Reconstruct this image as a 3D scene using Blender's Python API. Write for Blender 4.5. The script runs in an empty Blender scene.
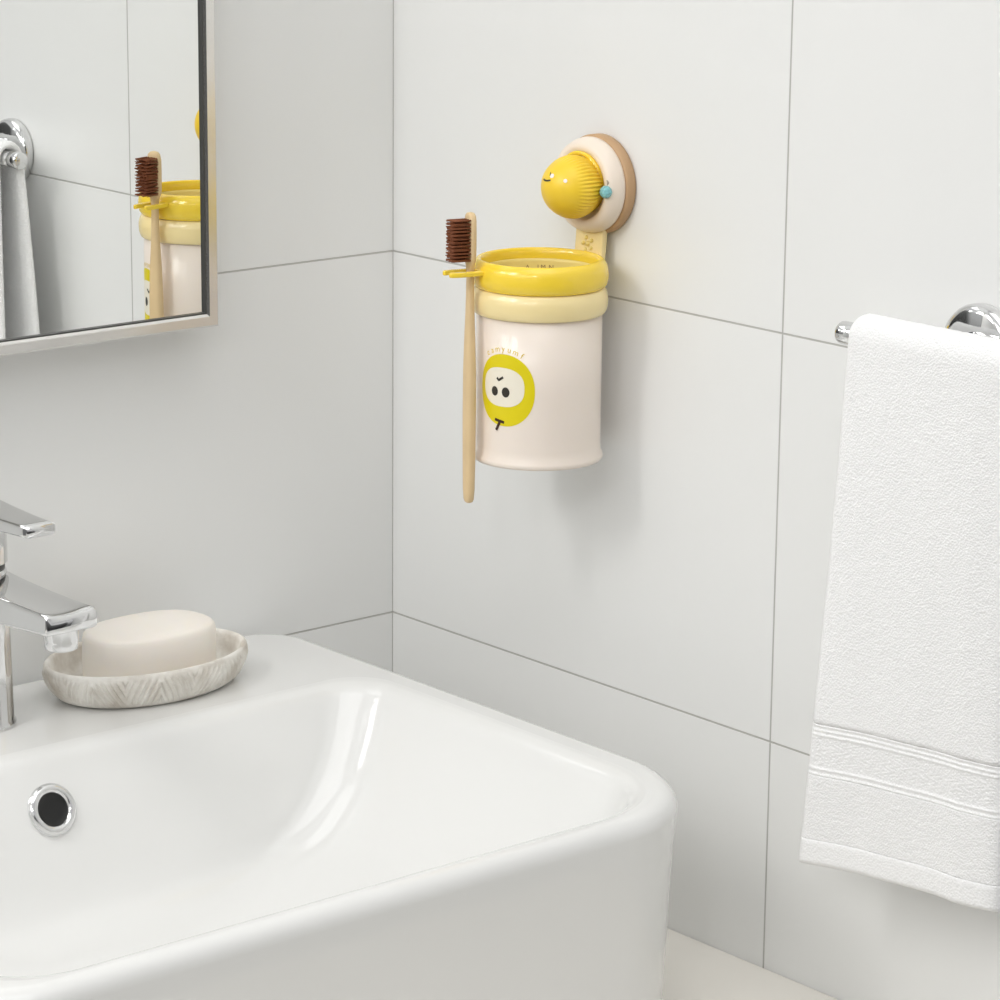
import bpy, math, random
from mathutils import Vector, Matrix
random.seed(7)
PI = math.pi
scene = bpy.context.scene
COL = scene.collection

# ------------------------------------------------------------------ helpers
def srgb(r, g, b, a=1.0):
    def f(c):
        c /= 255.0
        return c / 12.92 if c <= 0.04045 else ((c + 0.055) / 1.055) ** 2.4
    return (f(r), f(g), f(b), a)

class MB:
    """collects verts / faces of one mesh"""
    def __init__(s): s.v = []; s.f = []
    def add(s, vs, fs):
        o = len(s.v); s.v += [tuple(p) for p in vs]; s.f += [tuple(i + o for i in f) for f in fs]; return s
    def rings(s, rings, closed=True, cap0=False, cap1=False):
        n = len(rings[0]); vs = [p for r in rings for p in r]; fs = []
        for i in range(len(rings) - 1):
            for j in range(n if closed else n - 1):
                k = (j + 1) % n
                fs.append((i*n + j, i*n + k, (i+1)*n + k, (i+1)*n + j))
        if cap0: fs.append(tuple(range(n))[::-1])
        if cap1: fs.append(tuple((len(rings)-1)*n + j for j in range(n)))
        return s.add(vs, fs)
    def lathe(s, prof, c=(0, 0, 0), axis='Z', n=96, cap0=False, cap1=False, mod=None):
        rr = []
        for i, (r, h) in enumerate(prof):
            ring = []
            for j in range(n):
                a = 2*PI*j/n
                q = r * (mod(i, j, a) if mod else 1.0)
                if axis == 'Z': p = (c[0] + q*math.cos(a), c[1] + q*math.sin(a), c[2] + h)
                elif axis == 'X': p = (c[0] + h, c[1] + q*math.cos(a), c[2] + q*math.sin(a))
                else: p = (c[0] + q*math.cos(a), c[1] + h, c[2] + q*math.sin(a))
                ring.append(p)
            rr.append(ring)
        return s.rings(rr, True, cap0, cap1)
    def box(s, x0, x1, y0, y1, z0, z1):
        return s.add([(x0,y0,z0),(x1,y0,z0),(x1,y1,z0),(x0,y1,z0),(x0,y0,z1),(x1,y0,z1),(x1,y1,z1),(x0,y1,z1)],
                     [(0,3,2,1),(4,5,6,7),(0,1,5,4),(1,2,6,5),(2,3,7,6),(3,0,4,7)])
    def tube(s, pts, rad, n=16, cap=True):
        rr = []
        for i, p in enumerate(pts):
            p = Vector(p); a = Vector(pts[max(i-1, 0)]); b = Vector(pts[min(i+1, len(pts)-1)])
            t = (b - a).normalized(); u = t.orthogonal().normalized(); w = t.cross(u)
            r = rad[i] if isinstance(rad, (list, tuple)) else rad
            rr.append([p + u*r*math.cos(2*PI*j/n) + w*r*math.sin(2*PI*j/n) for j in range(n)])
        return s.rings(rr, True, cap, cap)
    def build(s, name, mat, parent=None, smooth=True, bevel=None, seg=3, sub=0, angle=None):
        me = bpy.data.meshes.new(name); me.from_pydata(s.v, [], s.f); me.validate(); me.update()
        if smooth:
            for p in me.polygons: p.use_smooth = True
        o = bpy.data.objects.new(name, me); COL.objects.link(o)
        me.materials.append(mat)
        if parent is not None: o.parent = parent; o.matrix_parent_inverse = Matrix.Translation(-parent.location)
        if bevel:
            m = o.modifiers.new('b', 'BEVEL'); m.width = bevel; m.segments = seg; m.limit_method = 'ANGLE'; m.angle_limit = math.radians(angle or 35)
            m.harden_normals = False
        if sub:
            m = o.modifiers.new('s', 'SUBSURF'); m.levels = sub; m.render_levels = sub
        if smooth:
            import bmesh
            b = bmesh.new(); b.from_mesh(me); bmesh.ops.recalc_face_normals(b, faces=b.faces); b.to_mesh(me); b.free()
        return o

def thing(name, label, cat, loc, group=None):
    o = bpy.data.objects.new(name, None); COL.objects.link(o); o.location = loc
    o.empty_display_size = .02
    o['label'] = label; o['category'] = cat
    if group: o['group'] = group
    return o
def tag(o, label, cat):
    o['label'] = label; o['category'] = cat; return o
def struct(o): o['kind'] = 'structure'; return o

# ------------------------------------------------------------------ materials
def mat(name, col, rough=.4, metal=0.0, spec=.5, coat=0.0, sss=0.0, bump=None, var=None, sheen=0.0):
    m = bpy.data.materials.new(name); m.use_nodes = True
    nt = m.node_tree; b = nt.nodes['Principled BSDF']
    b.inputs['Base Color'].default_value = col; b.inputs['Roughness'].default_value = rough
    b.inputs['Metallic'].default_value = metal; b.inputs['Specular IOR Level'].default_value = spec
    b.inputs['Coat Weight'].default_value = coat; b.inputs['Coat Roughness'].default_value = .08
    if sss:
        b.inputs['Subsurface Weight'].default_value = sss; b.inputs['Subsurface Scale'].default_value = .004
        b.inputs['Subsurface Radius'].default_value = (1, .8, .5)
    if sheen: b.inputs['Sheen Weight'].default_value = sheen; b.inputs['Sheen Roughness'].default_value = .5
    tc = nt.nodes.new('ShaderNodeTexCoord')
    if var:                                             # (scale, amount) soft colour mottling
        n = nt.nodes.new('ShaderNodeTexNoise'); n.inputs['Scale'].default_value = var[0]; n.inputs['Detail'].default_value = 4
        nt.links.new(tc.outputs['Object'], n.inputs['Vector'])
        mx = nt.nodes.new('ShaderNodeMix'); mx.data_type = 'RGBA'
        mx.inputs['A'].default_value = tuple(c*(1-var[1]) for c in col[:3]) + (1,)
        mx.inputs['B'].default_value = tuple(min(1, c*(1+var[1])) for c in col[:3]) + (1,)
        nt.links.new(n.outputs['Fac'], mx.inputs['Factor']); nt.links.new(mx.outputs['Result'], b.inputs['Base Color'])
    if bump:                                            # (scale, distance)
        n = nt.nodes.new('ShaderNodeTexNoise'); n.inputs['Scale'].default_value = bump[0]; n.inputs['Detail'].default_value = 3
        nt.links.new(tc.outputs['Object'], n.inputs['Vector'])
        bp = nt.nodes.new('ShaderNodeBump'); bp.inputs['Distance'].default_value = bump[1]; bp.inputs['Strength'].default_value = 1
        nt.links.new(n.outputs['Fac'], bp.inputs['Height']); nt.links.new(bp.outputs['Normal'], b.inputs['Normal'])
    return m

Z1 = .1443                                              # lowest grout line above the counter, rows of 0.25 m
def tile_mat(name, axis, v0, period):
    m = bpy.data.materials.new(name); m.use_nodes = True; nt = m.node_tree; b = nt.nodes['Principled BSDF']
    N = nt.nodes.new; L = nt.links.new
    tc = N('ShaderNodeTexCoord'); sp = N('ShaderNodeSeparateXYZ'); L(tc.outputs['Object'], sp.inputs[0])
    def dist(out, c, per):
        w = N('ShaderNodeMath'); w.operation = 'SUBTRACT'; w.inputs[1].default_value = c; L(out, w.inputs[0])
        q = N('ShaderNodeMath'); q.operation = 'WRAP'; q.inputs[1].default_value = per/2; q.inputs[2].default_value = -per/2; L(w.outputs[0], q.inputs[0])
        a = N('ShaderNodeMath'); a.operation = 'ABSOLUTE'; L(q.outputs[0], a.inputs[0]); return a.outputs[0]
    d1 = dist(sp.outputs['Z'], Z1, .25); d2 = dist(sp.outputs[axis], v0, period)
    mn = N('ShaderNodeMath'); mn.operation = 'MINIMUM'; L(d1, mn.inputs[0]); L(d2, mn.inputs[1])
    mr = N('ShaderNodeMapRange'); mr.inputs['From Min'].default_value = .0003; mr.inputs['From Max'].default_value = .00085
    L(mn.outputs[0], mr.inputs['Value'])
    ns = N('ShaderNodeTexNoise'); ns.inputs['Scale'].default_value = 3; ns.inputs['Detail'].default_value = 3; L(tc.outputs['Object'], ns.inputs['Vector'])
    tl = N('ShaderNodeMix'); tl.data_type = 'RGBA'; tl.inputs['A'].default_value = srgb(237,238,236); tl.inputs['B'].default_value = srgb(242,242,241)
    L(ns.outputs['Fac'], tl.inputs['Factor'])
    mx = N('ShaderNodeMix'); mx.data_type = 'RGBA'; mx.inputs['A'].default_value = srgb(186,184,180)
    L(mr.outputs[0], mx.inputs['Factor']); L(tl.outputs['Result'], mx.inputs['B']); L(mx.outputs['Result'], b.inputs['Base Color'])
    bp = N('ShaderNodeBump'); bp.inputs['Distance'].default_value = .0006; bp.inputs['Strength'].default_value = .5
    L(mr.outputs[0], bp.inputs['Height']); L(bp.outputs['Normal'], b.inputs['Normal'])
    b.inputs['Roughness'].default_value = .32; b.inputs['Specular IOR Level'].default_value = .45
    return m

M_tile_r = tile_mat('tile_right_wall', 'Y', -.3642, .6)
M_tile_l = tile_mat('tile_left_wall', 'X', -.6, .6)
M_floor = mat('floor_stone', srgb(170,168,162), .5, var=(4, .06))
M_counter = mat('counter_stone', srgb(247,243,235), .35, var=(6, .03))
M_ceramic = mat('white_glazed_ceramic', srgb(233,233,231), .12, spec=.5, coat=.4)
M_chrome = mat('polished_chrome', srgb(222,222,222), .06, 1.0)
M_satin = mat('brushed_steel_frame', srgb(230,228,225), .26, 1.0)
M_darkgap = mat('dark_gap', srgb(70,70,68), .4)
M_black = mat('black_hole', srgb(10,10,10), .5)
M_mirror = mat('mirror_silver', (.93,.94,.93,1), .0, 1.0)
M_yellow = mat('yellow_plastic', srgb(254,219,66), .22, coat=.3, sss=.08)
M_pale = mat('pale_yellow_plastic', srgb(252,231,172), .25, coat=.3, sss=.08)
M_liner = mat('inner_yellow_plastic', srgb(245,224,140), .35)
M_cream = mat('cream_plastic', srgb(246,234,222), .3, coat=.15, sss=.08)
M_cover = mat('cream_cover_plastic', srgb(246,232,216), .35, sss=.05)
M_tan = mat('tan_base_plastic', srgb(196,160,120), .5)
M_knob = mat('yellow_ribbed_rubber', srgb(252,213,58), .38, sss=.06)
M_print_y = mat('print_yellow', srgb(232,214,10), .35)
M_print_t = mat('print_lettering', srgb(236,208,60), .35)
M_print_c = mat('print_cream', srgb(247,240,222), .35)
M_ink = mat('print_black', srgb(48,44,36), .4)
M_brown = mat('print_brown', srgb(62,30,18), .4)
M_mark = mat('print_grey_brown', srgb(150,120,80), .5)
M_white = mat('white_spot', srgb(252,244,238), .4)
M_gem = mat('blue_glitter', srgb(140,205,222), .2, bump=(700, .0012), var=(500, .6))
M_bamboo = mat('bamboo_wood', srgb(226,198,152), .5, var=(60, .08))
M_bristle = mat('brown_bristle', srgb(132,72,36), .6, var=(500, .25))
M_soap = mat('cream_soap', srgb(247,240,231), .45, sss=.25, var=(40, .02))

def towel_mat(name, sc, dist):
    m = mat(name, srgb(250,250,250), .95, spec=.1, sheen=.3)
    nt = m.node_tree; b = nt.nodes['Principled BSDF']; tc = [n for n in nt.nodes if n.type == 'TEX_COORD'][0]
    v = nt.nodes.new('ShaderNodeTexVoronoi'); v.inputs['Scale'].default_value = sc
    n = nt.nodes.new('ShaderNodeTexNoise'); n.inputs['Scale'].default_value = 260; n.inputs['Detail'].default_value = 4
    nt.links.new(tc.outputs['Object'], v.inputs['Vector']); nt.links.new(tc.outputs['Object'], n.inputs['Vector'])
    ad = nt.nodes.new('ShaderNodeMath'); ad.operation = 'ADD'
    nt.links.new(v.outputs['Distance'], ad.inputs[0]); nt.links.new(n.outputs['Fac'], ad.inputs[1])
    bp = nt.nodes.new('ShaderNodeBump'); bp.inputs['Distance'].default_value = dist; bp.inputs['Strength'].default_value = .9
    nt.links.new(ad.outputs[0], bp.inputs['Height']); nt.links.new(bp.outputs['Normal'], b.inputs['Normal'])
    return m
M_terry = towel_mat('white_terry', 800, .0005)
M_hem = towel_mat('white_woven_hem', 700, .0004)

def dish_mat():
    m = bpy.data.materials.new('carved_stone'); m.use_nodes = True; nt = m.node_tree; b = nt.nodes['Principled BSDF']
    N = nt.nodes.new; L = nt.links.new
    tc = N('ShaderNodeTexCoord'); n = N('ShaderNodeTexNoise'); n.inputs['Scale'].default_value = 55; n.inputs['Detail'].default_value = 6
    L(tc.outputs['Object'], n.inputs['Vector'])
    r = N('ShaderNodeValToRGB'); r.color_ramp.elements[0].position = .3; r.color_ramp.elements[1].position = .62
    r.color_ramp.elements[0].color = srgb(204,196,184); r.color_ramp.elements[1].color = srgb(242,239,232)
    L(n.outputs['Fac'], r.inputs[0]); L(r.outputs[0], b.inputs['Base Color'])
    b.inputs['Roughness'].default_value = .75
    n2 = N('ShaderNodeTexNoise'); n2.inputs['Scale'].default_value = 300; L(tc.outputs['Object'], n2.inputs['Vector'])
    bp = N('ShaderNodeBump'); bp.inputs['Distance'].default_value = .0005; L(n2.outputs['Fac'], bp.inputs['Height']); L(bp.outputs['Normal'], b.inputs['Normal'])
    return m
M_dish = dish_mat()

# ------------------------------------------------------------------ the room shell
struct(MB().box(-3.8, .1, 0, .1, -.9, 2.4).build('wall_back', M_tile_l, smooth=False))
struct(MB().box(0, .1, -3.2, 0, -.9, 2.4).build('wall_right', M_tile_r, smooth=False))
struct(MB().box(-3.8, .1, -3.2, .1, -1.0, -.9).build('floor', M_floor, smooth=False))

# ------------------------------------------------------------------ counter
o = MB().box(-1.05, 0, -.64, 0, -.045, 0).build('vanity_counter', M_counter, smooth=False, bevel=.003)
tag(o, 'off-white stone vanity counter under the washbasin, running along the tiled right wall', 'counter')

# ------------------------------------------------------------------ washbasin
def rrect(x0, x1, y0, y1, rad, z, nc=14, ne=14):
    """rounded rectangle ring, rad = (x1y0, x1y1, x0y1, x0y0) radii; z number or function"""
    pts = []
    cs = [(x1, y0, -PI/2, rad[0], -1, 1), (x1, y1, 0, rad[1], -1, -1), (x0, y1, PI/2, rad[2], 1, -1), (x0, y0, PI, rad[3], 1, 1)]
    corners = []
    for cx, cy, a0, r, sx, sy in cs:
        c = (cx + sx*r, cy + sy*r)
        corners.append([(c[0] + r*math.cos(a0 + PI/2*i/nc), c[1] + r*math.sin(a0 + PI/2*i/nc)) for i in range(nc+1)])
    for i in range(4):
        pts += corners[i]
        a = corners[i][-1]; b = corners[(i+1) % 4][0]
        pts += [(a[0] + (b[0]-a[0])*k/ne, a[1] + (b[1]-a[1])*k/ne) for k in range(1, ne)]
    return [(p[0], p[1], z) for p in pts]

SX0, SX1, SY0, SY1, ST = -.61, -.0965, -.4375, -.003, .153
basin_thing = thing('washbasin', 'white glazed ceramic rectangular washbasin with rounded corners standing on the counter', 'washbasin', (-.35, -.226, 0))
rings = []
RO = (.084, .034, .034, .06)
def outer(ins, z, kx=1.0): return rrect(SX0+ins*kx, SX1-ins*kx, SY0+ins, SY1-ins*.5, tuple(max(.006, r-ins*.6) for r in RO), z)
rings.append(outer(.016, 0.0, .2)); rings.append(outer(.0145, .002, .2))
Rr = .0105
for k in range(1, 9): rings.append(outer(.0145 - .0135*k/8, .002 + (ST-Rr-.002)*k/8, .2 + .8*(k/8)**3))
for k in range(1, 11):
    a = PI/2*k/10
    rings.append(outer(.001 + Rr*(1-math.cos(a)), ST - Rr + Rr*math.sin(a)))
# bowl: columns are depth 0..1, left, right, front and back edges, corner radius
BOWL = [(0, -.585, -.1185, -.4240, -.120, .030), (.008, -.579, -.1235, -.4205, -.1255, .031), (.035, -.573, -.1290, -.4170, -.1305, .031), (.10, -.567, -.1345, -.4135, -.1350, .030), (.29, -.555, -.149, -.407, -.1455, .028),
        (.50, -.537, -.168, -.400, -.155, .028), (.70, -.512, -.196, -.388, -.165, .030), (.82, -.485, -.228, -.375, -.176, .034), (.91, -.455, -.268, -.355, -.196, .040), (.965, -.42, -.310, -.325, -.226, .030), (1.0, -.385, -.345, -.300, -.254, .018)]
BF = .044
NB = 72
def bowl_row(t):
    """t 0 at the rim, 1 at the bowl floor, smooth between the rows"""
    q = t*(len(BOWL)-1); i = min(int(q), len(BOWL)-2); h = q - i
    p0, p1, p2, p3 = BOWL[max(i-1, 0)], BOWL[i], BOWL[i+1], BOWL[min(i+2, len(BOWL)-1)]
    return [.5*(2*b + (c-a)*h + (2*a-5*b+4*c-d)*h*h + (3*b-a-3*c+d)*h**3) for a, b, c, d in zip(p0, p1, p2, p3)]
def bowl_z(t): return ST - (ST-BF)*bowl_row(t)[0]
def bowl(t):
    d, x0, x1, y0, y1, rb = bowl_row(t)
    m = min(x1-x0, y1-y0)/2*.98
    rf = .070 + (.02-.070)*t
    return rrect(x0, x1, y0, y1, (min(m, rf), min(m, rb), min(m, .05), min(m, .05)), bowl_z(t))
for g in (.0016, .0008):
    rings.append(rrect(-.585-g, -.1185+g, -.4240-g, -.120+g, (.070+g, .03+g, .05+g, .05+g), ST))
for k in range(0, NB+1): rings.append(bowl(k/NB))
MB().rings(rings, True, True, True).build('basin', M_ceramic, basin_thing)
# overflow in the back slope of the bowl
to = .395
oy = bowl_row(to)[4]
on = Vector((0, bowl_z(to+.02)-bowl_z(to-.02), bowl_row(to-.02)[4]-bowl_row(to+.02)[4])).normalized()
OV = Vector((-.3690, oy, bowl_z(to)))
oq = on.to_track_quat('Z', 'Y').to_matrix()
def oriented(mb, q, c):
    mb.v = [tuple(q @ Vector(p) + c) for p in mb.v]; return mb
prof = [(.0096, -.004), (.0096, .0012), (.0102, .0026), (.0120, .0035), (.0142, .0030), (.0157, .0012), (.0159, -.003)]
ovr = oriented(MB().lathe(prof, n=64), oq, OV).build('overflow_ring', M_chrome, basin_thing)
ovr['label'] = 'chrome overflow ring in the bowl'
oriented(MB().lathe([(.0102, .0020), (.0094, .0012), (.006, .0009), (.002, .0008)], n=48, cap1=True), oq, OV).build('overflow_hole', M_black, ovr)

# ------------------------------------------------------------------ tap
TX, TY = -.365, -.060
tap = thing('basin_tap', 'chrome single-lever mixer tap standing on the washbasin beside the soap dish', 'tap', (TX, TY, ST))
MB().lathe([(.0, -.0), (.0225, 0), (.0225, .002), (.0212, .004), (.0205, .05), (.0200, .088), (.0192, .0955), (.0175, .097), (.0165, .0975), (.0165, .1005), (.0, .1005)], (TX, TY, ST), n=72).build('tap_body', M_chrome, tap)
def sect(y, zt, zb, w, r, dish):
    """rounded cross-section in XZ with a slightly dished top"""
    pts = []
    hw = w/2; r = min(r, (zt-zb)/2*.98)
    for cx, cz, a0 in [(hw-r, zb+r, -PI/2), (hw-r, zt-r, 0), (-hw+r, zt-r, PI/2), (-hw+r, zb+r, PI)]:
        for i in range(7):
            a = a0 + PI/2*i/6
            pts.append((TX + cx + r*math.cos(a), y, cz + r*math.sin(a)))
        if a0 == 0:
            for k in range(1, 8):
                u = k/8; x = (hw-r)*(1-2*u)
                pts.append((TX + x, y, zt - dish*(1-(2*u-1)**2)))
    return pts
sec = []
for k in range(15):
    u = k/14; y = TY + .002 - .105*u
    zt = .2445 + .0015*u + .0045*(1-u)**2.5; zb = .2225 + .0110*u**.7
    sec.append(sect(y, zt, zb, .0335 + .0010*u, .0022, .0006 + .0010*u))
y = TY + .002 - .107
sec.append(sect(y, .2446, .2345, .0338, .0022, .0014))
spout = MB().rings(sec, True, True, True).build('spout', M_chrome, tap)
aer = MB().lathe([(.0, -.013), (.0085, -.013), (.0098, -.012), (.0100, -.008), (.0100, 0), (.0108, .001), (.0108, .006)], (TX, TY-.0935, .2345), n=48).build('aerator', M_chrome, spout)
# handle: dark collar, cap and flat lever
hd = MB()
hd.lathe([(.0, .0), (.0180, 0), (.0198, .0015), (.0198, .023), (.0192, .029), (.0178, .032), (.0, .033)], (TX, TY, .2525), n=72)
hs = []
for k in range(13):
    u = k/12; y = TY + .017 - .0915*u
    z = .2805 + .0035*u; w = .031 - .0115*u
    th = .0085 - .0015*u
    zt = z + th + .004*(1-u)**2
    hs.append(sect(y, zt, z, w, .0018, 0))
hd.rings(hs, True, True, True)
handle = hd.build('lever_handle', M_chrome, tap)
MB().lathe([(.0, 0), (.0182, 0), (.0182, .004), (.0, .004)], (TX, TY, .2490), n=48).build('collar', M_darkgap, handle)

# ------------------------------------------------------------------ soap dish and soap
def sup(a, b, n, cx, cy, z, N=128, zf=None):
    out = []
    for j in range(N):
        t = 2*PI*j/N; c, s = math.cos(t), math.sin(t)
        out.append((cx + a*math.copysign(abs(c)**(2/n), c), cy + b*math.copysign(abs(s)**(2/n), s), z))
    return out
DX, DY = -.2450, -.062
DA, DBb = .0695, .0460
def ring_d(k, dz, carve=0.0, N=900):
    out = []
    for j in range(N):
        t = 2*PI*j/N
        # chevron grooves running round the side
        d = 0
        if carve:
            per = (j/N*9 + .15) % 1.0; tri = abs(per*2-1)
            d = carve * (math.sin((tri*5.0 + dz/.0215*2.4)*2*PI) + .5*math.sin((tri*11 + dz/.0215*5.1)*2*PI))
        out.append((DX + (DA*k + d)*math.cos(t), DY + (DBb*k + d)*math.sin(t), ST + dz))
    return out
dr = [ring_d(.70, 0), ring_d(.80, .0002), ring_d(.86, .0018)]
for k in range(1, 27):
    u = k/27; dr.append(ring_d(.86 + .14*math.sin(u*PI/2)**.8, .0018 + .0185*u, .00080*min(1, k/4, (27-k)/3)))
dr += [ring_d(1.0, .0212), ring_d(.992, .0228), ring_d(.972, .0234), ring_d(.948, .0228), ring_d(.935, .0210), ring_d(.90, .0130), ring_d(.82, .0078), ring_d(.6, .0066), ring_d(.25, .0063)]
dish = MB().rings(dr, True, True, True).build('soap_dish', M_dish)
tag(dish, 'oval beige stone soap dish with carved chevron sides on the washbasin deck', 'soap dish')
sp = []
SA, SB = .0435, .0285
sz = ST + .0064
for k, h in [(.93, 0), (.98, .001), (1.0, .004), (1.005, .016), (1.0, .0285), (.985, .0312), (.955, .0328), (.90, .0338), (.7, .0345), (.4, .0348), (.1, .0349)]:
    sp.append(sup(SA*k, SB*k, 2.5, DX+.0025, DY, sz + h))
soap = MB().rings(sp, True, True, True).build('soap_bar', M_soap)
tag(soap, 'thick oval bar of cream soap lying in the carved soap dish', 'soap')

# ------------------------------------------------------------------ mirror
FX1, FXi, FZ0, FZi = -.1638, -.1726, .3672, .3756
FX0, FZ1 = -.78, 1.02; FW = FXi - FX1
mir = thing('wall_mirror', 'rectangular wall mirror in a slim steel frame above the tap', 'mirror', ((FX0+FX1)/2, 0, FZ0))
yf, yg = -.030, -.0268
fr = MB()
i0, i1, j0, j1 = FX0-FW, FX1+FW, FZ0-(FZ0-FZi), FZ1-(FZi-FZ0)
def loop(x0, x1, z0, z1, y): return [(x0, y, z0), (x1, y, z0), (x1, y, z1), (x0, y, z1)]
c_ = .0012
fr.rings([loop(FX0, FX1, FZ0, FZ1, -.0005), loop(FX0, FX1, FZ0, FZ1, yf+c_), loop(FX0+c_, FX1-c_, FZ0+c_, FZ1-c_, yf),
          loop(i0-.0016, i1+.0016, j0-.0016, j1+.0016, yf), loop(i0, i1, j0, j1, yf+.001), loop(i0, i1, j0, j1, yg+.004)], True)
fr.build('mirror_frame', M_satin, mir, smooth=False)
lp = MB(); t_ = .0010  # dark grey strip painted in for the dark reflection of the frame's reveal
lp.rings([loop(i0, i1, j0, j1, yf+.0012), loop(i0+t_, i1-t_, j0+t_, j1-t_, yf+.0012), loop(i0+t_, i1-t_, j0+t_, j1-t_, yg+.001)], True)
lp.build('dark_reflection_strip', M_darkgap, mir, smooth=False)['label'] = 'dark lip around the mirror glass'
MB().box(i0-.002, i1+.002, yg, yg+.006, j0-.002, j1+.002).build('mirror_glass', M_mirror, mir, smooth=False)

# ------------------------------------------------------------------ cup holder
CX, CY = -.050, -.2056
HY, HZ = -.2066, .4640
hold = thing('cup_holder', 'round cream and yellow wall holder with a ribbed ball knob above the cup', 'cup holder', (0, HY, HZ))
MB().lathe([(.0, -.0003), (.0295, -.0003), (.0306, -.001), (.0306, -.0068), (.0296, -.0078), (.0, -.0078)], (0, HY, HZ), 'X', n=96).build('base_disc', M_tan, hold)['label'] = 'tan base disc'
cov = [(.0, -.0075), (.0284, -.0075), (.0292, -.0085), (.0294, -.0105), (.0290, -.0135), (.0276, -.0168), (.0256, -.0186), (.0232, -.0192), (.0212, -.0184), (.0202, -.0168), (.0200, -.0140), (.0, -.0135)]
MB().lathe(cov, (0, HY, HZ), 'X', n=96).build('cover', M_cover, hold)
MB().lathe([(.0150, -.0135), (.0196, -.0135), (.0198, -.0165), (.0188, -.0185), (.0175, -.0190), (.0160, -.0180), (.0150, -.015)], (0, HY+.0022, HZ+.0024), 'X', n=96).build('socket_collar', M_yellow, hold)
KC = Vector((-.0278, HY-.0022, HZ+.0004)); KR = .0189
prof = []
NK = 44
for k in range(NK+1):
    a = PI*k/NK
    prof.append((max(KR*math.sin(a), 1e-5), -KR*math.cos(a)*1.0))
def rib(i, j, a):
    lat = i/NK
    amt = min(1, max(0, (lat-.34)/.16))
    return 1 + .030*amt*(math.cos(48*a))
knob = MB().lathe(prof, KC, 'X', n=396, mod=rib).build('ball_knob', M_knob, hold)
def spot(d, rx, rz, rot=0, lift=.0002):
    """small flat oval lying on the ball"""
    d = Vector(d).normalized(); q = d.to_track_quat('Z', 'Y').to_matrix()
    vs = [q @ Vector((0, 0, 0)) + KC + d*(KR+lift)]
    for j in range(20):
        a = 2*PI*j/20; x = rx*math.cos(a); y = rz*math.sin(a)
        x, y = x*math.cos(rot)-y*math.sin(rot), x*math.sin(rot)+y*math.cos(rot)
        p = q @ Vector((x, y, 0)) + d*KR
        vs.append(KC + p.normalized()*(KR+lift))
    return MB().add(vs, [(0, 1+j, 1+(j+1) % 20) for j in range(20)])
mo = MB()
for u in range(-4, 5):
    s = spot((-.935, .16 - .045*u, .262 + .0035*u*u*.55), .0007, .00055); mo.add(s.v, s.f)
mo.build('smile_print', M_ink, knob)
spot((-.872, .045, .487), .0004, .0013, .3, .0003).build('eye_print', M_ink, knob)
spot((-.893, -.055, .44), .0016, .0014).build('cheek_and_glint', M_white, knob)  # white highlight painted onto the ball as an oval
spot((-.769, -.551, .325), .0012, .0012, 0, .0003).build('cheek_and_glint', M_white, knob)
# blue bead on the cover
gm = MB(); gp = []
for k in range(17):
    a = PI*k/16; gp.append((max(.0038*math.sin(a), 1e-5), -.0038*math.cos(a)))
gm.lathe(gp, (-.0198, HY-.0242, HZ-.0008), 'X', n=40, mod=lambda i, j, a: 1 + .05*math.sin(9*a + i*1.3)*math.sin(i*1.1))
gm.build('bead', M_gem, hold)['label'] = 'blue glittery bead'
MB().lathe([(.0, -.0189), (.0017, -.0189), (.0019, -.0182), (.0019, -.015)], (0, HY-.0236, HZ+.0046), 'X', n=24).build('stud', mat('grey_stud', srgb(176,160,140), .5), hold)['label'] = 'small grey stud above the bead'
# strap from disc to ring
st = []
for k in range(13):
    u = k/12; z = .4460 - .0440*u; x = -.0075 - .0018*u - .002*u*u
    w = .0123
    st.append([(x+.0022, CY-w, z), (x-.0022, CY-w, z), (x-.0022, CY-w*.5, z), (x-.0028, CY, z), (x-.0022, CY+w*.5, z), (x-.0022, CY+w, z), (x+.0022, CY+w, z), (x+.0022, CY, z)])
strap = MB().rings(st, True, True, True).build('strap', M_pale, hold, bevel=.0008, seg=2)
sd = MB()
for a in range(5):
    c = (-.0117, CY + .004*math.cos(2*PI*a/5), .4275 + .004*math.sin(2*PI*a/5))
    sd.lathe([(.0, -.0009), (.0010, -.0006), (.0013, .0), (.0013, .001)], c, 'X', n=14)
sd.lathe([(.0, -.0011), (.0014, -.0007), (.0018, .0), (.0018, .001)], (-.0117, CY, .4275), 'X', n=16)
sd.build('flower_emboss', M_liner, strap)
# holder ring
ZT = .4206
rp = [(.0362, .4068), (.0392, .4058), (.0411, .4078), (.0419, .4110), (.0419, .4145), (.0411, .4188), (.0393, .4218), (.0376, .4230), (.0360, .4220), (.0352, .4196), (.0349, .4150), (.0352, .4100), (.0362, .4068)]
def dense(p, n=4):
    out = []
    for i in range(len(p)-1):
        p0 = p[max(i-1, 0)]; p1 = p[i]; p2 = p[i+1]; p3 = p[min(i+2, len(p)-1)]
        for k in range(n):
            t = k/n
            out.append(tuple(.5*(2*p1[d] + (p2[d]-p0[d])*t + (2*p0[d]-5*p1[d]+4*p2[d]-p3[d])*t*t + (3*p1[d]-p0[d]-3*p2[d]+p3[d])*t**3) for d in (0, 1)))
    out.append(p[-1]); return out
hring = MB().lathe(dense(rp, 3), (CX, CY, 0), n=128).build('holder_ring', M_yellow, hold)
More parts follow.
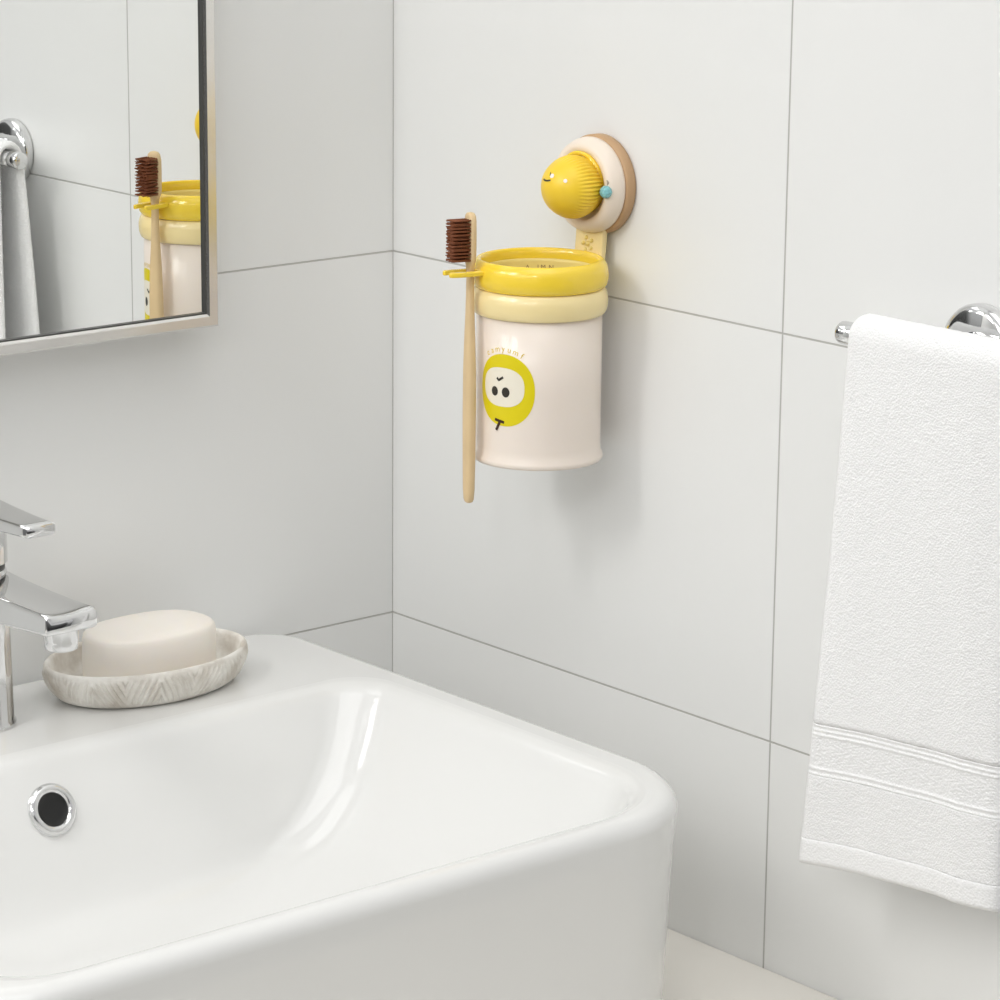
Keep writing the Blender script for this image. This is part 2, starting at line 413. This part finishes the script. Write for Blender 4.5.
# brush hook: forked plate
BA = math.radians(165); er = Vector((math.cos(BA), math.sin(BA), 0)); et = Vector((-math.sin(BA), math.cos(BA), 0)); up = Vector((0, 0, 1))
AX = Vector((CX, CY, 0))
BR = .0467
def P3(r, t, z): return AX + er*r + et*t + up*z
ol = [(.0405, -.0070), (.056, -.0078), (.0615, -.0065), (.0630, -.0048), (.0620, -.0033), (.0560, -.0036)]
for k in range(1, 8):
    a = -PI/2 - PI*k/8; ol.append((BR-.0005 + .0040*math.cos(a) if True else 0, .0036*math.sin(a)))
ol += [(.0560, .0036), (.0620, .0033), (.0630, .0048), (.0615, .0065), (.056, .0078), (.0405, .0070)]
zt0 = .4182
hk = MB(); n = len(ol)
hk.add([P3(r, t, zt0 - .0030) for r, t in ol] + [P3(r, t, zt0) for r, t in ol],
       [tuple(range(n))[::-1], tuple(range(n, 2*n))] + [(i, (i+1) % n, n+(i+1) % n, n+i) for i in range(n)])
hk.build('brush_hook', M_yellow, hold, smooth=False, bevel=.0008, seg=3)

# ------------------------------------------------------------------ cup
cup = thing('tumbler', 'cream plastic tumbler with a yellow face print and pale yellow band in the wall holder', 'cup', (CX, CY, .2985))
RB = .0385
cp = [(.0, .3010), (.030, .3010), (.0350, .2995), (.0372, .2986), (.0394, .2988), (.0402, .3004), (.0399, .3022), (.0388, .3044), (RB, .3090), (RB, .3450), (RB, .3905), (.0360, .3912), (.0344, .395), (.0344, .4125), (.0341, .4135), (.0338, .4125), (.0336, .39), (.0334, .306), (.0320, .3035), (.0, .3032)]
MB().lathe(cp, (CX, CY, 0), n=160).build('cup_body', M_cream, cup)
bp_ = [(.0378, .3916), (.0396, .3898), (.0411, .3920), (.0418, .3955), (.0418, .3995), (.0409, .4030), (.0394, .4054), (.0372, .4056), (.0352, .4050), (.0345, .395), (.0378, .3916)]
MB().lathe(dense(bp_, 3), (CX, CY, 0), n=128).build('pale_band', M_pale, cup)['label'] = 'pale yellow rounded band'
MB().lathe([(.0336, .3150), (.0336, .4148), (.0339, .4164), (.0345, .4166)], (CX, CY, 0), n=96).build('liner', M_liner, cup)['label'] = 'pale yellow inside wall'
# print: everything lies on the cup wall, u along the wall, v up
PA = math.radians(196.2); PZ = .3470
def wrap(u, v, lift): 
    a = PA + u/RB; r = RB + lift
    return (CX + r*math.cos(a), CY + r*math.sin(a), PZ + v)
def blob(uc, vc, ru, rv, lift, n=2.0, N=72, K=10, skew=0.0):
    vs = [wrap(uc, vc, lift)]; fs = []
    for k in range(1, K+1):
        for j in range(N):
            t = 2*PI*j/N; c, s = math.cos(t), math.sin(t)
            x = ru*math.copysign(abs(c)**(2/n), c)*k/K; y = rv*math.copysign(abs(s)**(2/n), s)*k/K
            vs.append(wrap(uc + x + skew*y, vc + y, lift))
    for j in range(N): fs.append((0, 1+j, 1+(j+1) % N))
    for k in range(K-1):
        for j in range(N):
            a = 1+k*N+j; b = 1+k*N+(j+1) % N; fs.append((a, a+N, b+N, b))
    return MB().add(vs, fs)
def stroke(pts, w, lift):
    m = MB(); out = []
    for i in range(len(pts)-1):
        for k in range(5):
            t = k/5; out.append(Vector((pts[i][0]+(pts[i+1][0]-pts[i][0])*t, pts[i][1]+(pts[i+1][1]-pts[i][1])*t)))
    out.append(Vector(pts[-1])); L = []; R = []
    for i, p in enumerate(out):
        d = (out[min(i+1, len(out)-1)] - out[max(i-1, 0)]).normalized(); nrm = Vector((-d.y, d.x))*w/2
        L.append(wrap(*(p+nrm), lift)); R.append(wrap(*(p-nrm), lift))
    k = len(out)
    return m.add(L+R, [(i, k+i, k+i+1, i+1) for i in range(k-1)])
yb = blob(0, 0, .0199, .0222, .00012, 2.15).build('yellow_print', M_print_y, cup)
yb['label'] = 'round yellow face print'
blob(-.0013, .0018, .0148, .0120, .00022, 2.5).build('face_print', M_print_c, yb)
blob(-.0069, -.0012, .0025, .0029, .00032, K=4, N=32).build('eye_print', M_ink, yb)
blob(.0013, -.0011, .0027, .0031, .00032, K=4, N=32).build('eye_print', M_ink, yb)
stroke([(-.0052, .0073), (-.0038, .0058), (-.0006, .0080)], .0014, .00032).build('brow_print', M_ink, yb)
tm = stroke([(-.0065, -.0186), (.0004, -.0198)], .0017, .00032); t2 = stroke([(-.0026, -.0196), (-.0054, -.0252)], .0018, .00036); tm.add(t2.v, t2.f)
tm.build('stem_print', M_brown, yb)

def text_mesh(txt, size):
    cu = bpy.data.curves.new('t', 'FONT'); cu.body = txt; cu.size = size; cu.align_x = 'CENTER'
    ob = bpy.data.objects.new('t', cu); COL.objects.link(ob)
    dg = bpy.context.evaluated_depsgraph_get(); dg.update()
    me = bpy.data.meshes.new_from_object(ob.evaluated_get(dg))
    v = [tuple(p.co) for p in me.vertices]; f = [tuple(p.vertices) for p in me.polygons]
    bpy.data.objects.remove(ob); bpy.data.curves.remove(cu); bpy.data.meshes.remove(me)
    return v, f
lm = MB(); word = 'camyumf'
for i, ch in enumerate(word):
    if ch == ' ': continue
    v, f = text_mesh(ch, .0052)
    u = i/(len(word)-1); th = math.radians(122 - 62*u)
    uc = -.0004 + .0226*math.cos(th); vc = .0235*math.sin(th) + .0002; rot = th - PI/2
    lm.add([wrap(uc + x*math.cos(rot)-y*math.sin(rot), vc + x*math.sin(rot)+y*math.cos(rot), .00015) for x, y, _ in v], f)
lm.build('lettering', M_print_t, cup, smooth=False)['label'] = 'tiny yellow lettering arched over the face print'
# little marks printed inside the cup, on the wall opposite the viewer
im = MB(); IA = math.radians(44)
for ch, du in (('A', -.0105), ('I', -.0040), ('M', -.0008), ('N', .0042), ('.', .0105)):
    v, f = text_mesh(ch, .0042)
    vs = []
    for x, y, _ in v:
        a = IA - (du + x)/.0334; vs.append((CX + .0334*math.cos(a), CY + .0334*math.sin(a),   .4098 + y))
    im.add(vs, f)
im.build('inside_marks', M_mark, cup, smooth=False)['label'] = 'small brownish marks on the inside wall'

# ------------------------------------------------------------------ toothbrush
tb = thing('toothbrush', 'bamboo toothbrush with brown bristles hanging in the hook beside the cup', 'toothbrush', tuple(P3(BR, 0, .2764)))
sec = []
spec = [(.2740, .0012, .0012), (.2746, .0026, .0022), (.2764, .0036, .0028), (.283, .0044, .0031), (.300, .0050, .0032), (.330, .0054, .0033), (.355, .0052, .0032), (.375, .0043, .0029), (.392, .0031, .0025), (.405, .0025, .0023), (.4160, .0024, .0022), (.4205, .0030, .0024), (.4235, .0046, .0026), (.4265, .0056, .0026), (.440, .0058, .0026), (.4480, .0056, .0026), (.4513, .0046, .0025), (.4528, .0030, .0020), (.4533, .0010, .0010)]
for z, w, h in spec:
    ring = []
    for j in range(28):
        a = 2*PI*j/28; c, s = math.cos(a), math.sin(a)
        ring.append(P3(BR + h*math.copysign(abs(c)**.75, c), w*math.copysign(abs(s)**.75, s), z))
    sec.append(ring)
MB().rings(sec, True, True, True).build('brush_handle', M_bamboo, tb)
br = MB()
for r_ in range(12):
    z = .4248 + .0240*r_/11
    for c in range(6):
        t = -.0044 + .0088*c/5
        for q in range(9):
            a = random.uniform(0, 2*PI); rr = random.uniform(0, .0009)
            tt = t + rr*math.cos(a); zz = z + rr*math.sin(a)
            ln = .0112 + random.uniform(-.0004, .0004)
            sx = random.uniform(-.0005, .0005)
            br.tube([P3(BR+.002, tt, zz), P3(BR+.0026+ln*.6, tt+sx*.5, zz), P3(BR+.0026+ln, tt+sx, zz + sx*.4)],   .00024, n=5)
br.build('bristles', M_bristle, tb)['label'] = 'brown bristles'

# ------------------------------------------------------------------ towel bar
BX, BZ, PYc = -.040, .4130, -.5190
bar = thing('towel_bar', 'chrome towel bar on a round wall flange holding the white towel', 'towel bar', (0, PYc, .4100))
MB().lathe([(.0, -.0003), (.0245, -.0003), (.0252, -.0015), (.0252, -.006), (.0240, -.0085), (.0205, -.0100), (.0, -.0110)], (0, PYc, .4100), 'X', n=72).build('wall_flange', M_chrome, bar)
pp = [(-.008, PYc, .4120), (-.0130, PYc-.002, .4128), (-.0135, PYc-.008, .4135), (-.0125, PYc-.02, .4140), (-.0125, -.632, .4145), (-.0150, -.642, .4142), (-.026, -.646, .4142), (BX, -.646, BZ)]
MB().tube(pp, [.0085, .0080, .0072, .0062, .0058, .0058, .0058, .0056], n=32).build('arm', M_chrome, bar)
MB().tube([(BX, -.4553, BZ), (BX, -.655, BZ)], .0056, n=32).build('rail', M_chrome, bar)
MB().lathe([(.0, .0038), (.0030, .0042), (.0034, .0036), (.0052, .0038), (.0063, .0030), (.0066, .0015), (.0066, -.0075), (.0060, -.0085), (.0, -.0085)], (BX, -.4528, BZ), 'Y', n=40).build('end_cap', M_chrome, bar)

# ------------------------------------------------------------------ towel
tw = thing('hand_towel', 'white terry hand towel with woven border bands hanging over the towel bar', 'towel', (BX, -.525, BZ))
TR = .0098                                            # half thickness of the drape over the rail
def tpoint(s, t):
    """s: 0 bottom of the front, 1 over the rail, 2 bottom of the back; t: 0 edge nearest the room corner, 1 far edge"""
    def front(k):                                     # k 0 at top, 1 at bottom
        yl = -.4643 + .0185*k**1.1 - .004*math.sin(PI*k)*.3
        yr = -.5840 - .0070*k
        x = BX - TR - .0035*k - .003*math.sin(k*PI)*.3
        w = k**.6
        x += w*(-.0020*math.sin(t*6.0 + .6 + k*1.2) - .0010*math.sin(t*13 + 2*k)) * (0.25 + .75*k)
        x += .007*max(0, t-.80)/.2*w                   # the far edge curls back to the wall
        zb = .1045 + .0050*math.sin(t*PI)*.3 + .0105*t
        y = yl + (yr-yl)*t
        return Vector((x, y, BZ + (zb-BZ)*k))
    def back(k):
        yl = -.4643 + .0250*k**.8; yr = -.5870 - .004*k
        x = min(BX + TR + .004*k + .0020*math.sin(t*9 + 1)*k, -.0225)
        return Vector((x, yl + (yr-yl)*t, BZ + (.135-BZ)*k))
    if s <= .94: return front(1 - s/.94)
    if s >= 1.06: return back((s-1.06)/.94)
    a = PI*(s-.94)/.12
    p = front(0); q = back(0)
    y = p.y + (q.y-p.y)*(s-.94)/.12
    return Vector((BX - TR*math.cos(a), y, BZ + (TR+.0005)*math.sin(a)))
NT = 60
def sheet(s0, s1, ns, disp=None, thick=.005):
    rr_o, rr_i = [], []
    ss = [s0 + (s1-s0)*i/ns for i in range(ns+1)]
    grid = [[tpoint(s, j/NT) for j in range(NT+1)] for s in ss]
    def nrm(i, j):
        e = 1e-3; s = min(max(ss[i], e), 2-e); t = min(max(j/NT, e), 1-e)
        return (tpoint(s, t+e)-tpoint(s, t-e)).cross(tpoint(s+e, t)-tpoint(s-e, t)).normalized()
    rings = []
    for i in range(ns+1):
        fr_, bk_ = [], []
        for j in range(NT+1):
            nn = nrm(i, j); tj = j/NT
            edge = min(1, min(tj, 1-tj)*NT/2.5)**.5      # rounded side edges
            d = disp((ss[i]-s0)/(s1-s0), tj) if disp else 0
            h = (thick/2 + d)*(.25+.75*edge)
            fr_.append(grid[i][j] + nn*h); bk_.append(grid[i][j] - nn*h)
        rings.append(fr_ + bk_[::-1])
    return MB().rings(rings, True, True, True)
S_ = lambda k: .94*(1-k)                               # k measured down the front, 0 rail 1 hem
random.seed(3)
def fuzz(a, t): return random.uniform(-.00018, .00018)
sheet(S_(.722), 1.98, 190, fuzz, .0062).build('terry_cloth', M_terry, tw)
def bands(a, t):
    # a 0 at the lower end of the band, 1 at the upper end
    r = 0
    for c in (.03, .14, .80, .89, .98):
        r += .0007*math.exp(-((a-c)/.028)**2)
    if .22 < a < .74: r += .00045*math.sin(t*110 + math.sin(a*30)*2.2)*math.sin(a*40)
    return r - .0003
sheet(S_(.822), S_(.722), 90, bands, .0060).build('border_band', M_hem, tw)['label'] = 'flat woven border band with raised ridges'
sheet(S_(.948), S_(.822), 40, fuzz, .0066).build('lower_terry', M_terry, tw)
def hem(a, t): return .0005 - .0030*max(0, 1-a/.22)**2 - .0004*max(0, (a-.88)/.12)
sheet(S_(1.0), S_(.948), 16, hem, .0072).build('hem', M_hem, tw)['label'] = 'plain folded hem'

# ------------------------------------------------------------------ camera
F, yaw, pitch, roll = 3249.438, .7069243, .2431001, .0094186
f = Vector((math.sin(yaw)*math.cos(pitch), math.cos(yaw)*math.cos(pitch), -math.sin(pitch)))
r = f.cross(Vector((0, 0, 1))).normalized(); u = r.cross(f)
r2 = r*math.cos(roll) + u*math.sin(roll); u2 = u*math.cos(roll) - r*math.sin(roll)
cam = bpy.data.cameras.new('camera'); co = bpy.data.objects.new('camera', cam); COL.objects.link(co)
cam.sensor_width = 36; cam.lens = F*36/1000; cam.clip_start = .01
M = Matrix((r2, u2, -f)).transposed().to_4x4(); M.translation = Vector((-1.3350516, -1.6746908, .754844)); co.matrix_world = M
scene.camera = co

# ------------------------------------------------------------------ light
def area(name, loc, target, sx, sy, power, col=(1, 1, 1)):
    l = bpy.data.lights.new(name, 'AREA'); l.shape = 'RECTANGLE'; l.size = sx; l.size_y = sy; l.energy = power; l.color = col
    o = bpy.data.objects.new(name, l); COL.objects.link(o); o.location = loc
    o.rotation_euler = (Vector(target) - Vector(loc)).to_track_quat('-Z', 'Y').to_euler(); return o
area('key_light', (-3.0, -.78, 1.75), (-.05, -.25, .25), 1.3, 1.1, 6, (1, .985, .96))
area('cup_shadow_light', (-.95, -.19, .95), (-.0, -.26, .3), .18, .3, 2.3, (1, .985, .96))  # unseen light added to cast the cup's shadow and lift the left wall
area('overhead_fill', (-.65, -.95, 2.1), (-.45, -.45, 0), 1.3, 1.3, 9.5)  # unseen overhead fill added to brighten counter, basin top and lower wall
area('window_light', (-2.0, -1.15, 1.25), (-.05, -.3, .3), .13, .22, 2)
area('window_light', (-1.65, -1.55, 1.35), (-.05, -.3, .3), .13, .22, 2)
w = bpy.data.worlds.new('room_light'); scene.world = w; w.use_nodes = True; nt = w.node_tree
N = nt.nodes.new; L = nt.links.new
tc = N('ShaderNodeTexCoord'); sx = N('ShaderNodeSeparateXYZ'); L(tc.outputs['Generated'], sx.inputs[0])
def ramp(src, stops, lo=-1):
    mr = N('ShaderNodeMapRange'); mr.inputs['From Min'].default_value = lo; L(src, mr.inputs['Value'])
    rp = N('ShaderNodeValToRGB'); e = rp.color_ramp.elements
    e[0].position, e[0].color = stops[0][0], (stops[0][1],)*3 + (1,); e[1].position, e[1].color = stops[-1][0], (stops[-1][1],)*3 + (1,)
    for p, v in stops[1:-1]: e.new(p).color = (v, v, v, 1)
    L(mr.outputs[0], rp.inputs[0]); return rp.outputs[0]
def mul(a, b):
    m = N('ShaderNodeMix'); m.data_type = 'RGBA'; m.blend_type = 'MULTIPLY'; m.inputs['Factor'].default_value = 1
    L(a, m.inputs['A']); L(b, m.inputs['B']); return m.outputs['Result']
zc = ramp(sx.outputs['Z'], [(0, .15), (.48, .20), (.66, .90), (1, .80)])
xc = ramp(sx.outputs['X'], [(0, 1.0), (.5, .70), (1, .6)])
dt = N('ShaderNodeVectorMath'); dt.operation = 'DOT_PRODUCT'; dt.inputs[1].default_value = Vector((-.42, -.9, .05)).normalized(); L(tc.outputs['Generated'], dt.inputs[0])
dc = ramp(dt.outputs['Value'], [(0, 1), (.93, 1), (.955, .22), (1, .22)], 0)      # dark patch added behind the viewer to give the chrome contrast
L(mul(mul(zc, xc), dc), nt.nodes['Background'].inputs['Color'])
nt.nodes['Background'].inputs['Strength'].default_value = 1.0

scene.view_settings.view_transform = 'Standard'; scene.view_settings.look = 'None'; scene.view_settings.exposure = 0
scene.cycles.use_denoising = True
scene.cycles.max_bounces = 8; scene.cycles.diffuse_bounces = 4; scene.cycles.glossy_bounces = 5
